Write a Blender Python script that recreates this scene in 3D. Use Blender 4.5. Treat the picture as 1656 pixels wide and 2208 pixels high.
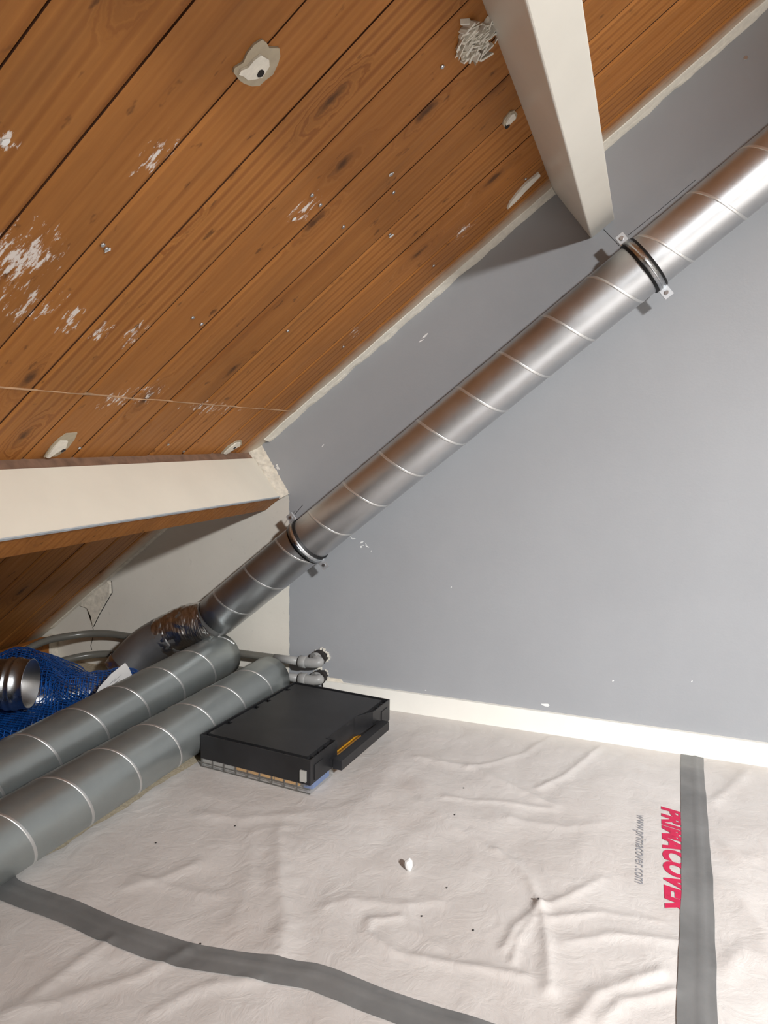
import bpy, bmesh, math, random
from mathutils import Vector, Matrix, noise
random.seed(7)
scene = bpy.context.scene
for o in list(bpy.data.objects): bpy.data.objects.remove(o)
COL = scene.collection
V = Vector

# ------------------------------------------------------------------ camera
# world: gable wall is the plane y=0 (room at y<0), floor is z=0, x runs along the wall
FPX, CX, CY, CAMH, CAMD = 1540.0, 828.0, 1104.0, 0.90, 2.1655
ey = V((567, 154, -FPX)).normalized()
ex = V((4261, -222, 1540)); ex = (ex - ey * ex.dot(ey)).normalized()
ez = ex.cross(ey)
MW = Matrix((ex, ey, ez))                      # rows: world axes in camera space
CAM = V((0, -CAMD, CAMH))
cd = bpy.data.cameras.new('camera'); cam = bpy.data.objects.new('camera', cd); COL.objects.link(cam)
cam.matrix_world = Matrix.Translation(CAM) @ MW.to_4x4()
cd.sensor_fit = 'VERTICAL'; cd.sensor_height = 36; cd.lens = 36 * FPX / 2208; cd.clip_start = 0.02
scene.camera = cam

# ------------------------------------------------------------------ world, lamp, exposure
w = bpy.data.worlds.new('world'); scene.world = w; w.use_nodes = True
w.node_tree.nodes['Background'].inputs[0].default_value = (0.8, 0.85, 1, 1)
w.node_tree.nodes['Background'].inputs[1].default_value = 0.3
def lamp(name, loc, target, power, size, color=(1, 1, 1), spread=180):
    ld = bpy.data.lights.new(name, 'AREA'); ld.shape = 'DISK'; ld.size = size; ld.energy = power; ld.color = color
    ld.spread = math.radians(spread)
    lo = bpy.data.objects.new(name, ld); COL.objects.link(lo); lo.location = loc
    lo.rotation_euler = (V(target) - V(loc)).to_track_quat('-Z', 'Y').to_euler(); return lo
lamp('ceiling_spot', (1.7, -3.0, 1.92), (0.26, -0.72, 0.0), 42, 0.18, (0.98, 0.99, 1.0), 74)
lamp('bounce_fill', (3.0, -2.3, 2.3), (3.0, -2.3, 0.0), 215, 0.6, (0.98, 0.99, 1.0), 96)  # added unseen fill lamp: floor bounce brightens purlin underside and planks
scene.view_settings.view_transform = 'Standard'; scene.view_settings.look = 'None'
scene.view_settings.gamma = 1; scene.view_settings.use_curve_mapping = False
scene.view_settings.exposure = -0.13

# ------------------------------------------------------------------ roof frame
SL = 0.7789; TH = math.atan(SL)
S = V((math.cos(TH), 0, math.sin(TH)))         # up the slope
NR = V((math.sin(TH), 0, -math.cos(TH)))       # into the room
R0 = V((-2.224, 0, 0.099))
def roof(s, y, d=0.0): return R0 + S * s + V((0, y, 0)) + NR * d

# pixel -> point on a real surface of the room
def ray(px, py): return MW @ V((px - CX, CY - py, -FPX))
def on_floor(px, py, z=0.0):
    r = ray(px, py); return CAM + r * ((z - CAMH) / r.z)
def on_wall(px, py, y=0.0):
    r = ray(px, py); return CAM + r * ((y + CAMD) / r.y)
def on_roof(px, py):
    r = ray(px, py); p = CAM + r * ((R0 - CAM).dot(NR) / r.dot(NR)); return (p - R0).dot(S), p.y
def on_x(px, py, x):
    r = ray(px, py); return CAM + r * (x / r.x)

# ------------------------------------------------------------------ material helpers
def srgb(r, g, b):
    f = lambda c: (c / 255 / 12.92) if c / 255 <= 0.04045 else ((c / 255 + 0.055) / 1.055) ** 2.4
    return (f(r), f(g), f(b), 1)
class NT:
    def __init__(s, name):
        s.m = bpy.data.materials.new(name); s.m.use_nodes = True; s.t = s.m.node_tree
        s.b = s.t.nodes['Principled BSDF']
    def n(s, typ, **kw):
        nd = s.t.nodes.new(typ)
        for k, v in kw.items():
            if k.startswith('i_'):
                key = k[2:]; key = int(key) if key.isdigit() else key
                nd.inputs[key].default_value = v
            else: setattr(nd, k, v)
        return nd
    def l(s, a, b): s.t.links.new(a, b)
    def coord(s, kind='Object', scale=(1, 1, 1), loc=None):
        tc = s.n('ShaderNodeTexCoord'); mp = s.n('ShaderNodeMapping'); mp.inputs['Scale'].default_value = scale
        s.l(tc.outputs[kind], mp.inputs[0])
        if loc is not None: s.l(loc, mp.inputs['Location'])
        return mp.outputs[0]
    def noise(s, vec, scale, detail=4, rough=0.55, dist=0.0):
        nd = s.n('ShaderNodeTexNoise'); nd.inputs['Scale'].default_value = scale; nd.inputs['Detail'].default_value = detail
        nd.inputs['Roughness'].default_value = rough; nd.inputs['Distortion'].default_value = dist
        if vec is not None: s.l(vec, nd.inputs['Vector'])
        return nd.outputs['Fac']
    def ramp(s, fac, stops):
        nd = s.n('ShaderNodeValToRGB'); el = nd.color_ramp.elements
        while len(el) < len(stops): el.new(0.5)
        for e, (p, c) in zip(el, stops): e.position = p; e.color = c if len(c) == 4 else (*c, 1)
        s.l(fac, nd.inputs[0]); return nd.outputs[0]
    def mix(s, fac, a, b, mode='MIX'):
        nd = s.n('ShaderNodeMix', data_type='RGBA', blend_type=mode)
        if hasattr(fac, 'is_linked'): s.l(fac, nd.inputs[0])
        else: nd.inputs[0].default_value = fac
        for sock, v in ((nd.inputs[6], a), (nd.inputs[7], b)):
            if hasattr(v, 'is_linked'): s.l(v, sock)
            else: sock.default_value = v
        return nd.outputs[2]
    def math(s, op, a, b=None):
        nd = s.n('ShaderNodeMath', operation=op)
        for i, v in enumerate((a, b)):
            if v is None: continue
            if hasattr(v, 'is_linked'): s.l(v, nd.inputs[i])
            else: nd.inputs[i].default_value = v
        return nd.outputs[0]
    def bump(s, h, strength=0.2, dist=0.005):
        nd = s.n('ShaderNodeBump'); nd.inputs['Strength'].default_value = strength; nd.inputs['Distance'].default_value = dist
        s.l(h, nd.inputs['Height']); s.l(nd.outputs[0], s.b.inputs['Normal'])
    def set(s, **kw):
        for k, v in kw.items():
            sock = s.b.inputs[{'col': 'Base Color', 'rough': 'Roughness', 'metal': 'Metallic', 'spec': 'Specular IOR Level',
                               'trans': 'Transmission Weight', 'ior': 'IOR', 'coat': 'Coat Weight', 'alpha': 'Alpha',
                               'coatr': 'Coat Roughness', 'aniso': 'Anisotropic'}[k]]
            if hasattr(v, 'is_linked'): s.l(v, sock)
            else: sock.default_value = v
        return s

def plain(name, col, rough=0.6, vary=0.12, nscale=25, bump=0.0, metal=0.0, spec=0.5, coords='Object'):
    m = NT(name); c = m.coord(coords)
    f = m.noise(c, nscale, 5)
    lo = tuple(x * (1 - vary) for x in col[:3]) + (1,); hi = tuple(min(1, x * (1 + vary)) for x in col[:3]) + (1,)
    m.set(col=m.ramp(f, [(0.3, lo), (0.7, hi)]), rough=rough, metal=metal, spec=spec)
    if bump: m.bump(f, bump, 0.003)
    return m.m

# wood of the planks (object space: x along the plank)
def wood_mat(name, tint=1.0, painted_edge=True, sat=1.0):
    m = NT(name)
    oi = m.n('ShaderNodeObjectInfo')
    cx = m.n('ShaderNodeCombineXYZ')
    m.l(m.math('MULTIPLY', oi.outputs['Random'], 37.0), cx.inputs[0]); m.l(m.math('MULTIPLY', oi.outputs['Random'], 11.0), cx.inputs[1])
    c = m.coord('Object', (1, 1, 1), cx.outputs[0])
    mp = m.n('ShaderNodeMapping'); mp.inputs['Scale'].default_value = (0.9, 13, 13); m.l(c, mp.inputs[0])
    # knots bend the grain
    mk = m.n('ShaderNodeMapping'); mk.inputs['Scale'].default_value = (3.4, 9, 0.01); m.l(c, mk.inputs[0])
    vor = m.n('ShaderNodeTexVoronoi', feature='F1', voronoi_dimensions='2D'); vor.inputs['Scale'].default_value = 1.0
    m.l(mk.outputs[0], vor.inputs['Vector'])
    sep = m.n('ShaderNodeSeparateColor'); m.l(vor.outputs['Color'], sep.inputs[0])
    sel = m.math('GREATER_THAN', sep.outputs[0], 0.74)
    nd = m.math('ADD', vor.outputs['Distance'], m.math('MULTIPLY', m.math('SUBTRACT', m.noise(c, 45, 3), 0.5), 0.16))
    kcore = m.math('MULTIPLY', sel, m.ramp(nd, [(0.02, (1, 1, 1)), (0.12, (0.0, 0.0, 0.0))]))
    khalo = m.math('MULTIPLY', sel, m.ramp(nd, [(0.05, (1, 1, 1)), (0.32, (0, 0, 0))]))
    gv = m.n('ShaderNodeVectorMath', operation='ADD'); m.l(mp.outputs[0], gv.inputs[0])
    off = m.n('ShaderNodeCombineXYZ'); m.l(m.math('MULTIPLY', khalo, 1.1), off.inputs[1]); m.l(off.outputs[0], gv.inputs[1])
    wv = m.n('ShaderNodeTexWave', wave_type='BANDS', bands_direction='Y'); wv.inputs['Scale'].default_value = 0.8
    wv.inputs['Distortion'].default_value = 9.0; wv.inputs['Detail'].default_value = 2; wv.inputs['Detail Scale'].default_value = 0.35
    m.l(gv.outputs[0], wv.inputs['Vector'])
    fine = m.noise(gv.outputs[0], 7, 6, 0.65)
    blot = m.noise(m.coord('Object', (1.5, 5, 5), cx.outputs[0]), 2.2, 4)
    sc = lambda r, g, b: tuple(x * tint * k for x, k in zip(srgb(r, g, b)[:3], (1.13, 1.15, 1.04)))
    r2 = m.math('FRACT', m.math('MULTIPLY', oi.outputs['Random'], 7.31))
    lines = m.ramp(wv.outputs['Fac'], [(0.0, sc(150, 98, 50)), (0.45, sc(166, 110, 58)), (1.0, sc(122, 72, 33))])
    soft = m.ramp(m.noise(gv.outputs[0], 0.9, 4, 0.55, 0.6), [(0.30, sc(144, 90, 43)), (0.52, sc(160, 104, 54)), (0.72, sc(138, 84, 39))])
    col = m.mix(m.ramp(r2, [(0.25, (0.12, 0.12, 0.12)), (0.85, (0.75, 0.75, 0.75))]), soft, lines)
    fl_ = m.ramp(fine, [(0.38, (0, 0, 0)), (0.72, (1, 1, 1))])
    col = m.mix(m.math('MULTIPLY', fl_, 0.25), col, (*sc(116, 68, 29), 1))
    col = m.mix(m.ramp(blot, [(0.50, (0, 0, 0)), (0.80, (0.5, 0.5, 0.5))]), col, (*sc(120, 80, 46), 1))
    col = m.mix(m.math('MULTIPLY', khalo, 0.40), col, (*sc(112, 68, 33), 1))
    col = m.mix(m.math('MULTIPLY', kcore, 0.85), col, (*sc(62, 37, 20), 1))
    # per plank tone
    hsv = m.n('ShaderNodeHueSaturation'); m.l(col, hsv.inputs['Color']); hsv.inputs['Saturation'].default_value = sat
    m.l(m.math('ADD', m.math('MULTIPLY', oi.outputs['Random'], 0.22), 0.89), hsv.inputs['Value'])
    col = hsv.outputs[0]
    # dark resin and dirt streaks
    stv = m.noise(m.coord('Object', (0.7, 22, 22), cx.outputs[0]), 1.6, 5, 0.6, 0.3)
    col = m.mix(m.ramp(stv, [(0.62, (0, 0, 0)), (0.78, (0.55, 0.55, 0.55))]), col, (*sc(88, 50, 22), 1))
    # dirty specks
    sp = m.noise(m.coord('Object', (1, 2, 2), cx.outputs[0]), 16, 3, 0.6)
    col = m.mix(m.ramp(sp, [(0.645, (0, 0, 0)), (0.72, (0.7, 0.7, 0.7))]), col, (*sc(70, 42, 22), 1))
    if painted_edge:
        g = m.n('ShaderNodeNewGeometry'); sx = m.n('ShaderNodeSeparateXYZ'); m.l(g.outputs['Position'], sx.inputs[0])
        n2 = m.noise(g.outputs['Position'], 7, 5, 0.6)
        e = m.math('ADD', sx.outputs[1], m.math('MULTIPLY', m.math('SUBTRACT', n2, 0.5), 0.09))
        f = m.ramp(m.math('ADD', m.math('MULTIPLY', e, 7.5), 1.0), [(0.25, (0, 0, 0)), (0.55, (0.55, 0.55, 0.55)), (0.80, (0.95, 0.95, 0.95))])
        col = m.mix(f, col, srgb(205, 195, 178))
    if painted_edge:
        # smears of white paint and filler dust left on the planks
        rel = m.n('ShaderNodeVectorMath', operation='SUBTRACT'); m.l(g.outputs['Position'], rel.inputs[0]); rel.inputs[1].default_value = R0
        dt = m.n('ShaderNodeVectorMath', operation='DOT_PRODUCT'); m.l(rel.outputs[0], dt.inputs[0]); dt.inputs[1].default_value = S
        sy = m.n('ShaderNodeCombineXYZ'); m.l(dt.outputs['Value'], sy.inputs[0]); m.l(sx.outputs[1], sy.inputs[1])
        tot = None
        for (px, py, rs, ry, amp) in [(40, 560, .085, .075, 1.0), (70, 655, .07, .06, .55), (152, 692, .042, .03, 1.0), (215, 715, .04, .03, .85), (290, 722, .045, .035, .8),
                                      (335, 335, .055, .03, .65), (245, 862, .05, .05, .7), (320, 845, .05, .06, .62), (1000, 497, .05, .05, .7), (765, 717, .03, .04, .6), (455, 880, .03, .15, .6), (12, 305, .02, .02, 1.0), (660, 450, .05, .05, .5)]:
            cs, cyy = on_roof(px, py)
            su = m.n('ShaderNodeVectorMath', operation='SUBTRACT'); m.l(sy.outputs[0], su.inputs[0]); su.inputs[1].default_value = (cs, cyy, 0)
            mu = m.n('ShaderNodeVectorMath', operation='MULTIPLY'); m.l(su.outputs[0], mu.inputs[0]); mu.inputs[1].default_value = (1 / rs, 1 / ry, 0)
            ln = m.n('ShaderNodeVectorMath', operation='LENGTH'); m.l(mu.outputs[0], ln.inputs[0])
            v = m.math('MULTIPLY', m.math('MAXIMUM', m.math('SUBTRACT', 1.0, ln.outputs['Value']), 0.0), amp)
            tot = v if tot is None else m.math('MAXIMUM', tot, v)
        ms = m.n('ShaderNodeMapping'); ms.inputs['Scale'].default_value = (30, 85, 1); ms.inputs['Rotation'].default_value = (0, 0, 0.35); m.l(sy.outputs[0], ms.inputs[0])
        st = m.noise(ms.outputs[0], 1.0, 6, 0.72)
        sm = m.ramp(m.math('ADD', st, m.math('MULTIPLY', tot, 0.20)), [(0.615, (0, 0, 0)), (0.675, (0.88, 0.88, 0.88))])
        sm = m.math('MULTIPLY', sm, m.math('GREATER_THAN', tot, 0.001))
        col = m.mix(sm, col, srgb(228, 222, 216))
    m.set(col=col, rough=m.ramp(fine, [(0.3, (0.42, 0.42, 0.42)), (0.7, (0.6, 0.6, 0.6))]), spec=0.22)
    m.bump(m.math('ADD', m.math('MULTIPLY', wv.outputs['Fac'], 0.3), fine), 0.15, 0.003)
    return m.m

def galv(name, base=(168, 172, 174), rough=0.33, dull=0.15, metal=1.0):
    m = NT(name); c = m.coord('Object')
    f = m.noise(c, 9, 5, 0.6); f2 = m.noise(c, 260, 2, 0.5)
    b = srgb(*base)
    lo = tuple(x * (1 - dull) for x in b[:3]) + (1,)
    r = m.math('ADD', m.math('MULTIPLY', f, 0.16), rough - 0.08)
    r = m.math('ADD', r, m.math('MULTIPLY', m.math('SUBTRACT', f2, 0.5), 0.10))
    m.set(col=m.ramp(f, [(0.3, lo), (0.7, b)]), metal=metal, rough=r)
    m.bump(f2, 0.04, 0.001)
    return m.m

MAT = {}
MAT['plank'] = wood_mat('pine_plank')
MAT['grime'] = plain('joint_grime', srgb(82, 46, 21), 0.8, 0.45, 12)
MAT['timber'] = wood_mat('purlin_timber', 0.95, False)
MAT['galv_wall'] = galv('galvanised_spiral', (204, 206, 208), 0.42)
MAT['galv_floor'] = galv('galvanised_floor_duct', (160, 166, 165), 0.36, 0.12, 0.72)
MAT['galv_elbow'] = galv('elbow_steel', (170, 169, 168), 0.45, 0.15, 0.85)
MAT['seam'] = galv('folded_seam', (222, 223, 222), 0.38, 0.1, 0.85)
MAT['zinc'] = galv('zinc_plated', (205, 208, 211), 0.30)
MAT['zincflat'] = galv('zinc_plate_flat', (205, 208, 211), 0.5, 0.1, 0.8)
MAT['rubber'] = plain('black_rubber', srgb(14, 14, 15), 0.5)
MAT['white'] = plain('white_gloss_paint', srgb(226, 222, 211), 0.35, 0.03, 6)
MAT['cream'] = plain('cream_board', srgb(232, 226, 211), 0.45, 0.04, 5)
MAT['base'] = plain('baseboard_paint', srgb(232, 230, 222), 0.4, 0.02, 8)
MAT['plaster'] = plain('rough_plaster', srgb(214, 206, 191), 0.9, 0.16, 60, 0.8)
MAT['filler'] = plain('white_filler', srgb(226, 221, 208), 0.85, 0.08, 90, 0.5)
MAT['glue'] = plain('grey_glue', srgb(172, 160, 138), 0.8, 0.1, 50, 0.3)
MAT['hole'] = plain('raw_hole', srgb(40, 36, 34), 0.9)
MAT['chip'] = plain('paint_chip', srgb(226, 226, 224), 0.8)
MAT['blackp'] = plain('black_plastic', srgb(30, 30, 32), 0.45, 0.35, 14, 0.05)
MAT['blackp2'] = plain('black_plastic_panel', srgb(36, 36, 37), 0.42, 0.4, 7, 0.05)
MAT['yellow'] = plain('yellow_bin', srgb(222, 160, 36), 0.45)
MAT['bluebin'] = plain('blue_bin', srgb(60, 110, 180), 0.45)
MAT['ribgrey'] = plain('clear_rib_grey', srgb(92, 90, 86), 0.4)
MAT['greyp'] = plain('grey_latch', srgb(168, 166, 160), 0.5)
MAT['pvc'] = plain('grey_pvc', srgb(150, 150, 148), 0.4, 0.1, 30)
MAT['pvcdark'] = plain('grey_conduit', srgb(104, 102, 95), 0.25, 0.1, 12)
MAT['net'] = plain('blue_net', srgb(22, 78, 150), 0.3, 0.25, 30)
MAT['paper'] = plain('paper', srgb(224, 222, 220), 0.8, 0.03)
MAT['ink'] = plain('grey_ink', srgb(90, 92, 96), 0.7)
MAT['red'] = plain('red_print', srgb(190, 26, 72), 0.6, 0.1, 70)
MAT['greyprint'] = plain('grey_print', srgb(140, 140, 144), 0.6, 0.1, 70)
MAT['brownstrip'] = plain('bare_timber_strip', srgb(128, 100, 82), 0.7, 0.3, 30, 0.2)
MAT['shell'] = plain('white_room_plaster', srgb(205, 201, 194), 0.9, 0.02)
MAT['blueline'] = plain('blue_grey_bead', srgb(176, 184, 190), 0.5)

m = NT('foil_tape'); c = m.coord('Object')
f = m.noise(c, 14, 3, 0.5, 1.2)
m.set(col=srgb(218, 216, 214), metal=1.0, rough=0.30); m.bump(f, 0.7, 0.010); MAT['foil'] = m.m

m = NT('clear_plastic'); m.set(col=(0.4, 0.4, 0.39, 1), rough=0.15, alpha=0.2); MAT['clear'] = m.m

# duct tape
m = NT('grey_duct_tape'); c = m.coord('Object')
f = m.noise(c, 6, 5, 0.6); f3 = m.noise(m.coord('Object', (1, 1, 1)), 60, 3)
m.set(col=m.ramp(f, [(0.3, srgb(98, 98, 97)), (0.7, srgb(122, 122, 121))]), rough=0.42, spec=0.5); m.bump(f3, 0.12, 0.003); MAT['tape'] = m.m

# floor protection fleece/film
m = NT('white_floor_film'); c = m.coord('Object')
f = m.noise(c, 2.2, 5, 0.6); g = m.noise(c, 22, 6, 0.6, 0.8); sp = m.noise(c, 130, 2, 0.5)
col = m.ramp(f, [(0.3, srgb(188, 182, 177)), (0.7, srgb(205, 201, 197))])
col = m.mix(m.ramp(m.noise(c, 5, 4), [(0.55, (0, 0, 0)), (0.75, (0.35, 0.35, 0.35))]), col, srgb(168, 156, 148))
m.set(col=col, rough=0.40, spec=0.5)
m.bump(m.math('ADD', m.math('MULTIPLY', g, 1.0), m.math('MULTIPLY', sp, 0.12)), 0.28, 0.010); MAT['film'] = m.m

# gable wall: grey paint, bare white paint behind the old knee wall
m = NT('gable_wall_paint')
gp = m.n('ShaderNodeNewGeometry'); sx = m.n('ShaderNodeSeparateXYZ'); m.l(gp.outputs['Position'], sx.inputs[0])
n1 = m.noise(gp.outputs['Position'], 3, 5, 0.6); n2 = m.noise(gp.outputs['Position'], 40, 4, 0.6); n3 = m.noise(gp.outputs['Position'], 160, 2)
grey = m.ramp(n1, [(0.3, srgb(150, 152, 155)), (0.7, srgb(155, 157, 160))])
white = m.ramp(n1, [(0.3, srgb(214, 209, 198)), (0.7, srgb(224, 219, 208))])
white = m.mix(m.ramp(n2, [(0.62, (0, 0, 0)), (0.75, (0.35, 0.35, 0.35))]), white, srgb(176, 170, 160))
edge = m.math('ADD', sx.outputs[0], m.math('MULTIPLY', m.math('SUBTRACT', n2, 0.5), 0.012))
isl = m.math('LESS_THAN', edge, -1.134)
sval = m.math('ADD', m.math('MULTIPLY', m.math('ADD', sx.outputs[0], 2.224), S.x), m.math('MULTIPLY', m.math('ADD', sx.outputs[2], -0.099), S.z))
isl = m.math('MULTIPLY', isl, m.math('LESS_THAN', sval, 1.225))
m.set(col=m.mix(isl, grey, white), rough=0.5, spec=0.35)
m.bump(m.math('ADD', m.math('MULTIPLY', n2, 0.6), m.math('MULTIPLY', n3, 0.3)), 0.10, 0.004); MAT['gable'] = m.m

# chipboard floor
m = NT('chipboard'); c = m.coord('Object')
m.set(col=m.ramp(m.noise(c, 120, 4, 0.7), [(0.35, srgb(160, 146, 124)), (0.65, srgb(196, 184, 160))]), rough=0.85); MAT['chipb'] = m.m

# ------------------------------------------------------------------ mesh helpers
def obj(name, bm, mat, parent=None, smooth=False):
    me = bpy.data.meshes.new(name)
    if smooth:
        for f in bm.faces: f.smooth = True
    bm.to_mesh(me); bm.free()
    me.materials.append(MAT[mat] if isinstance(mat, str) else mat)
    o = bpy.data.objects.new(name, me); COL.objects.link(o)
    if parent is not None: o.parent = parent
    return o
def pyobj(name, vs, fs, mat, parent=None, smooth=False):
    bm = bmesh.new(); bv = [bm.verts.new(v) for v in vs]
    for f in fs: bm.faces.new([bv[i] for i in f])
    bmesh.ops.recalc_face_normals(bm, faces=bm.faces)
    return obj(name, bm, mat, parent, smooth)
def tag(o, label=None, cat=None, group=None, kind=None):
    for k, v in (('label', label), ('category', cat), ('group', group), ('kind', kind)):
        if v: o[k] = v
    return o
def thing(name, label, cat, loc=(0, 0, 0), rz=0, group=None):
    o = bpy.data.objects.new(name, None); o.empty_display_size = 0.05; COL.objects.link(o)
    o.location = loc; o.rotation_euler = (0, 0, rz); return tag(o, label, cat, group)
def put(o, parent):          # parent while keeping world-space mesh coordinates
    o.parent = parent; o.matrix_parent_inverse = parent.matrix_basis.inverted(); return o
def abox(bm, lo, hi):
    x0, y0, z0 = lo; x1, y1, z1 = hi
    v = [bm.verts.new(p) for p in ((x0, y0, z0), (x1, y0, z0), (x1, y1, z0), (x0, y1, z0), (x0, y0, z1), (x1, y0, z1), (x1, y1, z1), (x0, y1, z1))]
    for f in ((0, 3, 2, 1), (4, 5, 6, 7), (0, 1, 5, 4), (1, 2, 6, 5), (2, 3, 7, 6), (3, 0, 4, 7)): bm.faces.new([v[i] for i in f])
def obox(bm, o, a, b, c):    # oriented box: corner o, edge vectors a b c
    o, a, b, c = V(o), V(a), V(b), V(c)
    v = [bm.verts.new(p) for p in (o, o + a, o + a + b, o + b, o + c, o + a + c, o + a + b + c, o + b + c)]
    fs = [bm.faces.new([v[i] for i in f]) for f in ((0, 3, 2, 1), (4, 5, 6, 7), (0, 1, 5, 4), (1, 2, 6, 5), (2, 3, 7, 6), (3, 0, 4, 7))]
    if a.cross(b).dot(c) < 0: bmesh.ops.reverse_faces(bm, faces=fs)
def bevel(bm, w, seg=2, ang=30):
    es = [e for e in bm.edges if len(e.link_faces) == 2 and e.calc_face_angle(0) > math.radians(ang)]
    bmesh.ops.bevel(bm, geom=es, offset=w, segments=seg, affect='EDGES', profile=0.5)
def frame(d):
    d = d.normalized(); u = V((0, 0, 1)) if abs(d.z) < 0.9 else V((0, 1, 0))
    a = d.cross(u).normalized(); return a, a.cross(d).normalized()
def tube(bm, pts, rad, seg=16, caps=True, rough=0.0):
    n = len(pts); rings = []
    pts = [V(p) for p in pts]
    a = None
    for i, p in enumerate(pts):
        d = (pts[min(i + 1, n - 1)] - pts[max(i - 1, 0)]).normalized()
        if a is None: a, _ = frame(d)
        a = (a - d * a.dot(d)).normalized(); b = d.cross(a)
        r = rad[i] if isinstance(rad, (list, tuple)) else rad
        ring = []
        for k in range(seg):
            t = 2 * math.pi * k / seg; q = p + (a * math.cos(t) + b * math.sin(t)) * r
            if rough:
                nn = (q - p).normalized(); q = q + nn * rough * noise.fractal(q * 28, 0.6, 2, 3)
            ring.append(bm.verts.new(q))
        rings.append(ring)
    for i in range(n - 1):
        for k in range(seg):
            f = bm.faces.new((rings[i][k], rings[i][(k + 1) % seg], rings[i + 1][(k + 1) % seg], rings[i + 1][k])); f.smooth = True
    if caps:
        bm.faces.new(rings[0][::-1]); bm.faces.new(rings[-1])
    return rings
def spline(ctrl, n=12):
    P = [V(c) for c in ctrl]; out = []
    for i in range(len(P) - 1):
        p0, p1, p2, p3 = P[max(i - 1, 0)], P[i], P[i + 1], P[min(i + 2, len(P) - 1)]
        for k in range(n):
            t = k / n
            out.append(0.5 * ((2 * p1) + (p2 - p0) * t + (2 * p0 - 5 * p1 + 4 * p2 - p3) * t * t + (3 * p1 - p0 - 3 * p2 + p3) * t ** 3))
    out.append(P[-1]); return out
def prism(bm, poly, axis_o, ax, ay, az, h):   # polygon in (ax,ay) at origin, extruded h along az
    lo = [bm.verts.new(axis_o + ax * x + ay * y) for x, y in poly]
    hi = [bm.verts.new(axis_o + ax * x + ay * y + az * h) for x, y in poly]
    n = len(poly); bm.faces.new(lo[::-1]); bm.faces.new(hi)
    for i in range(n): bm.faces.new((lo[i], lo[(i + 1) % n], hi[(i + 1) % n], hi[i]))
    bmesh.ops.recalc_face_normals(bm, faces=bm.faces)
def blob(n=14, rx=1, ry=1, rnd=0.25, seed=0):
    r = random.Random(seed)
    return [(rx * (1 + r.uniform(-rnd, rnd)) * math.cos(2 * math.pi * k / n), ry * (1 + r.uniform(-rnd, rnd)) * math.sin(2 * math.pi * k / n)) for k in range(n)]

X, Y, Z = V((1, 0, 0)), V((0, 1, 0)), V((0, 0, 1))
YB = -5.2                      # far end of the room behind the camera
RIDGE_X = 1.9; RIDGE_Z = R0.z + (RIDGE_X - R0.x) * SL; XR = 2 * RIDGE_X - R0.x

# ------------------------------------------------------------------ room shell
bm = bmesh.new(); abox(bm, (R0.x - 0.2, YB, -0.1), (XR + 0.2, 0.12, 0.0))
tag(obj('floor', bm, 'chipb'), 'bare chipboard floor under the protective sheets', kind='structure')

def gable(name, y0, y1, mat):
    poly = [(R0.x - 0.13, 0), (R0.x - 0.13, R0.z - 0.10), (RIDGE_X, RIDGE_Z), (XR + 0.13, R0.z - 0.10), (XR + 0.13, 0)]
    bm = bmesh.new(); prism(bm, poly, V((0, y0, 0)), X, Z, Y, y1 - y0); return obj(name, bm, mat)
wall = gable('wall_back', 0.0, 0.12, 'gable')
HOLES = [on_wall(691, 1416), on_wall(692, 1458)]
cut = bmesh.new()
for i, h in enumerate(HOLES): prism(cut, blob(18, 0.027, 0.025, 0.12, i), V((h.x, -0.02, h.z)), X, Z, Y, 0.11)
cutter = obj('cutter', cut, 'hole')
wall.data.materials.append(MAT['hole'])
md = wall.modifiers.new('holes', 'BOOLEAN'); md.object = cutter; md.operation = 'DIFFERENCE'; md.solver = 'EXACT'
bpy.context.view_layer.update()
dg = bpy.context.evaluated_depsgraph_get()
me = bpy.data.meshes.new_from_object(wall.evaluated_get(dg)); wall.modifiers.clear(); wall.data = me
bpy.data.objects.remove(cutter)
tag(wall, 'grey painted gable wall with a bare white strip at the low eave side', kind='structure')
tag(gable('wall_front', YB - 0.12, YB, 'shell'), 'pale plastered gable wall behind the viewpoint', kind='structure')
bm = bmesh.new()
obox(bm, V((XR + 0.13, YB, R0.z - 0.10)), V((RIDGE_X - XR - 0.13, 0, RIDGE_Z - R0.z + 0.10)), V((0, -YB, 0)), V((0.06, 0, 0.08)))
tag(obj('wall_right', bm, 'shell'), 'pale plastered opposite roof slope', kind='structure')

# roof slope with separate planks
SR = (RIDGE_X - R0.x) / S.x
bm = bmesh.new(); obox(bm, roof(-0.15, YB, -0.03), S * (SR + 0.15), V((0, -YB + 0.1, 0)), -NR * 0.06)
ceil = tag(obj('ceiling', bm, 'hole'), 'sloping pine plank ceiling', kind='structure')
seams = [0.02, -0.112, -0.247, -0.400, -0.553, -0.694, -0.828, -0.972, -1.110, -1.245, -1.386, -1.530]
while seams[-1] > YB: seams.append(seams[-1] - 0.141)
def plank_mesh(L, Wd=0.14, T=0.022):
    bm = bmesh.new(); ch = 0.008; hw = Wd / 2 - 0.0017
    prof = [(-hw, -T), (hw, -T), (hw, -0.0030), (hw - 0.0035, -0.0013), (hw - 0.008, 0), (-hw + 0.008, 0), (-hw + 0.0035, -0.0013), (-hw, -0.0030)]
    prism(bm, [(a, b) for a, b in prof], V((-0.12, 0, 0)), Y, -Z, X, L)
    me = bpy.data.meshes.new('plank'); bm.to_mesh(me); bm.free(); me.materials.append(MAT['plank']); me.materials.append(MAT['grime'])
    for p in me.polygons:
        if abs(p.normal.y) > 0.9: p.material_index = 1
    return me
pm = plank_mesh(SR + 0.12)
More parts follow.
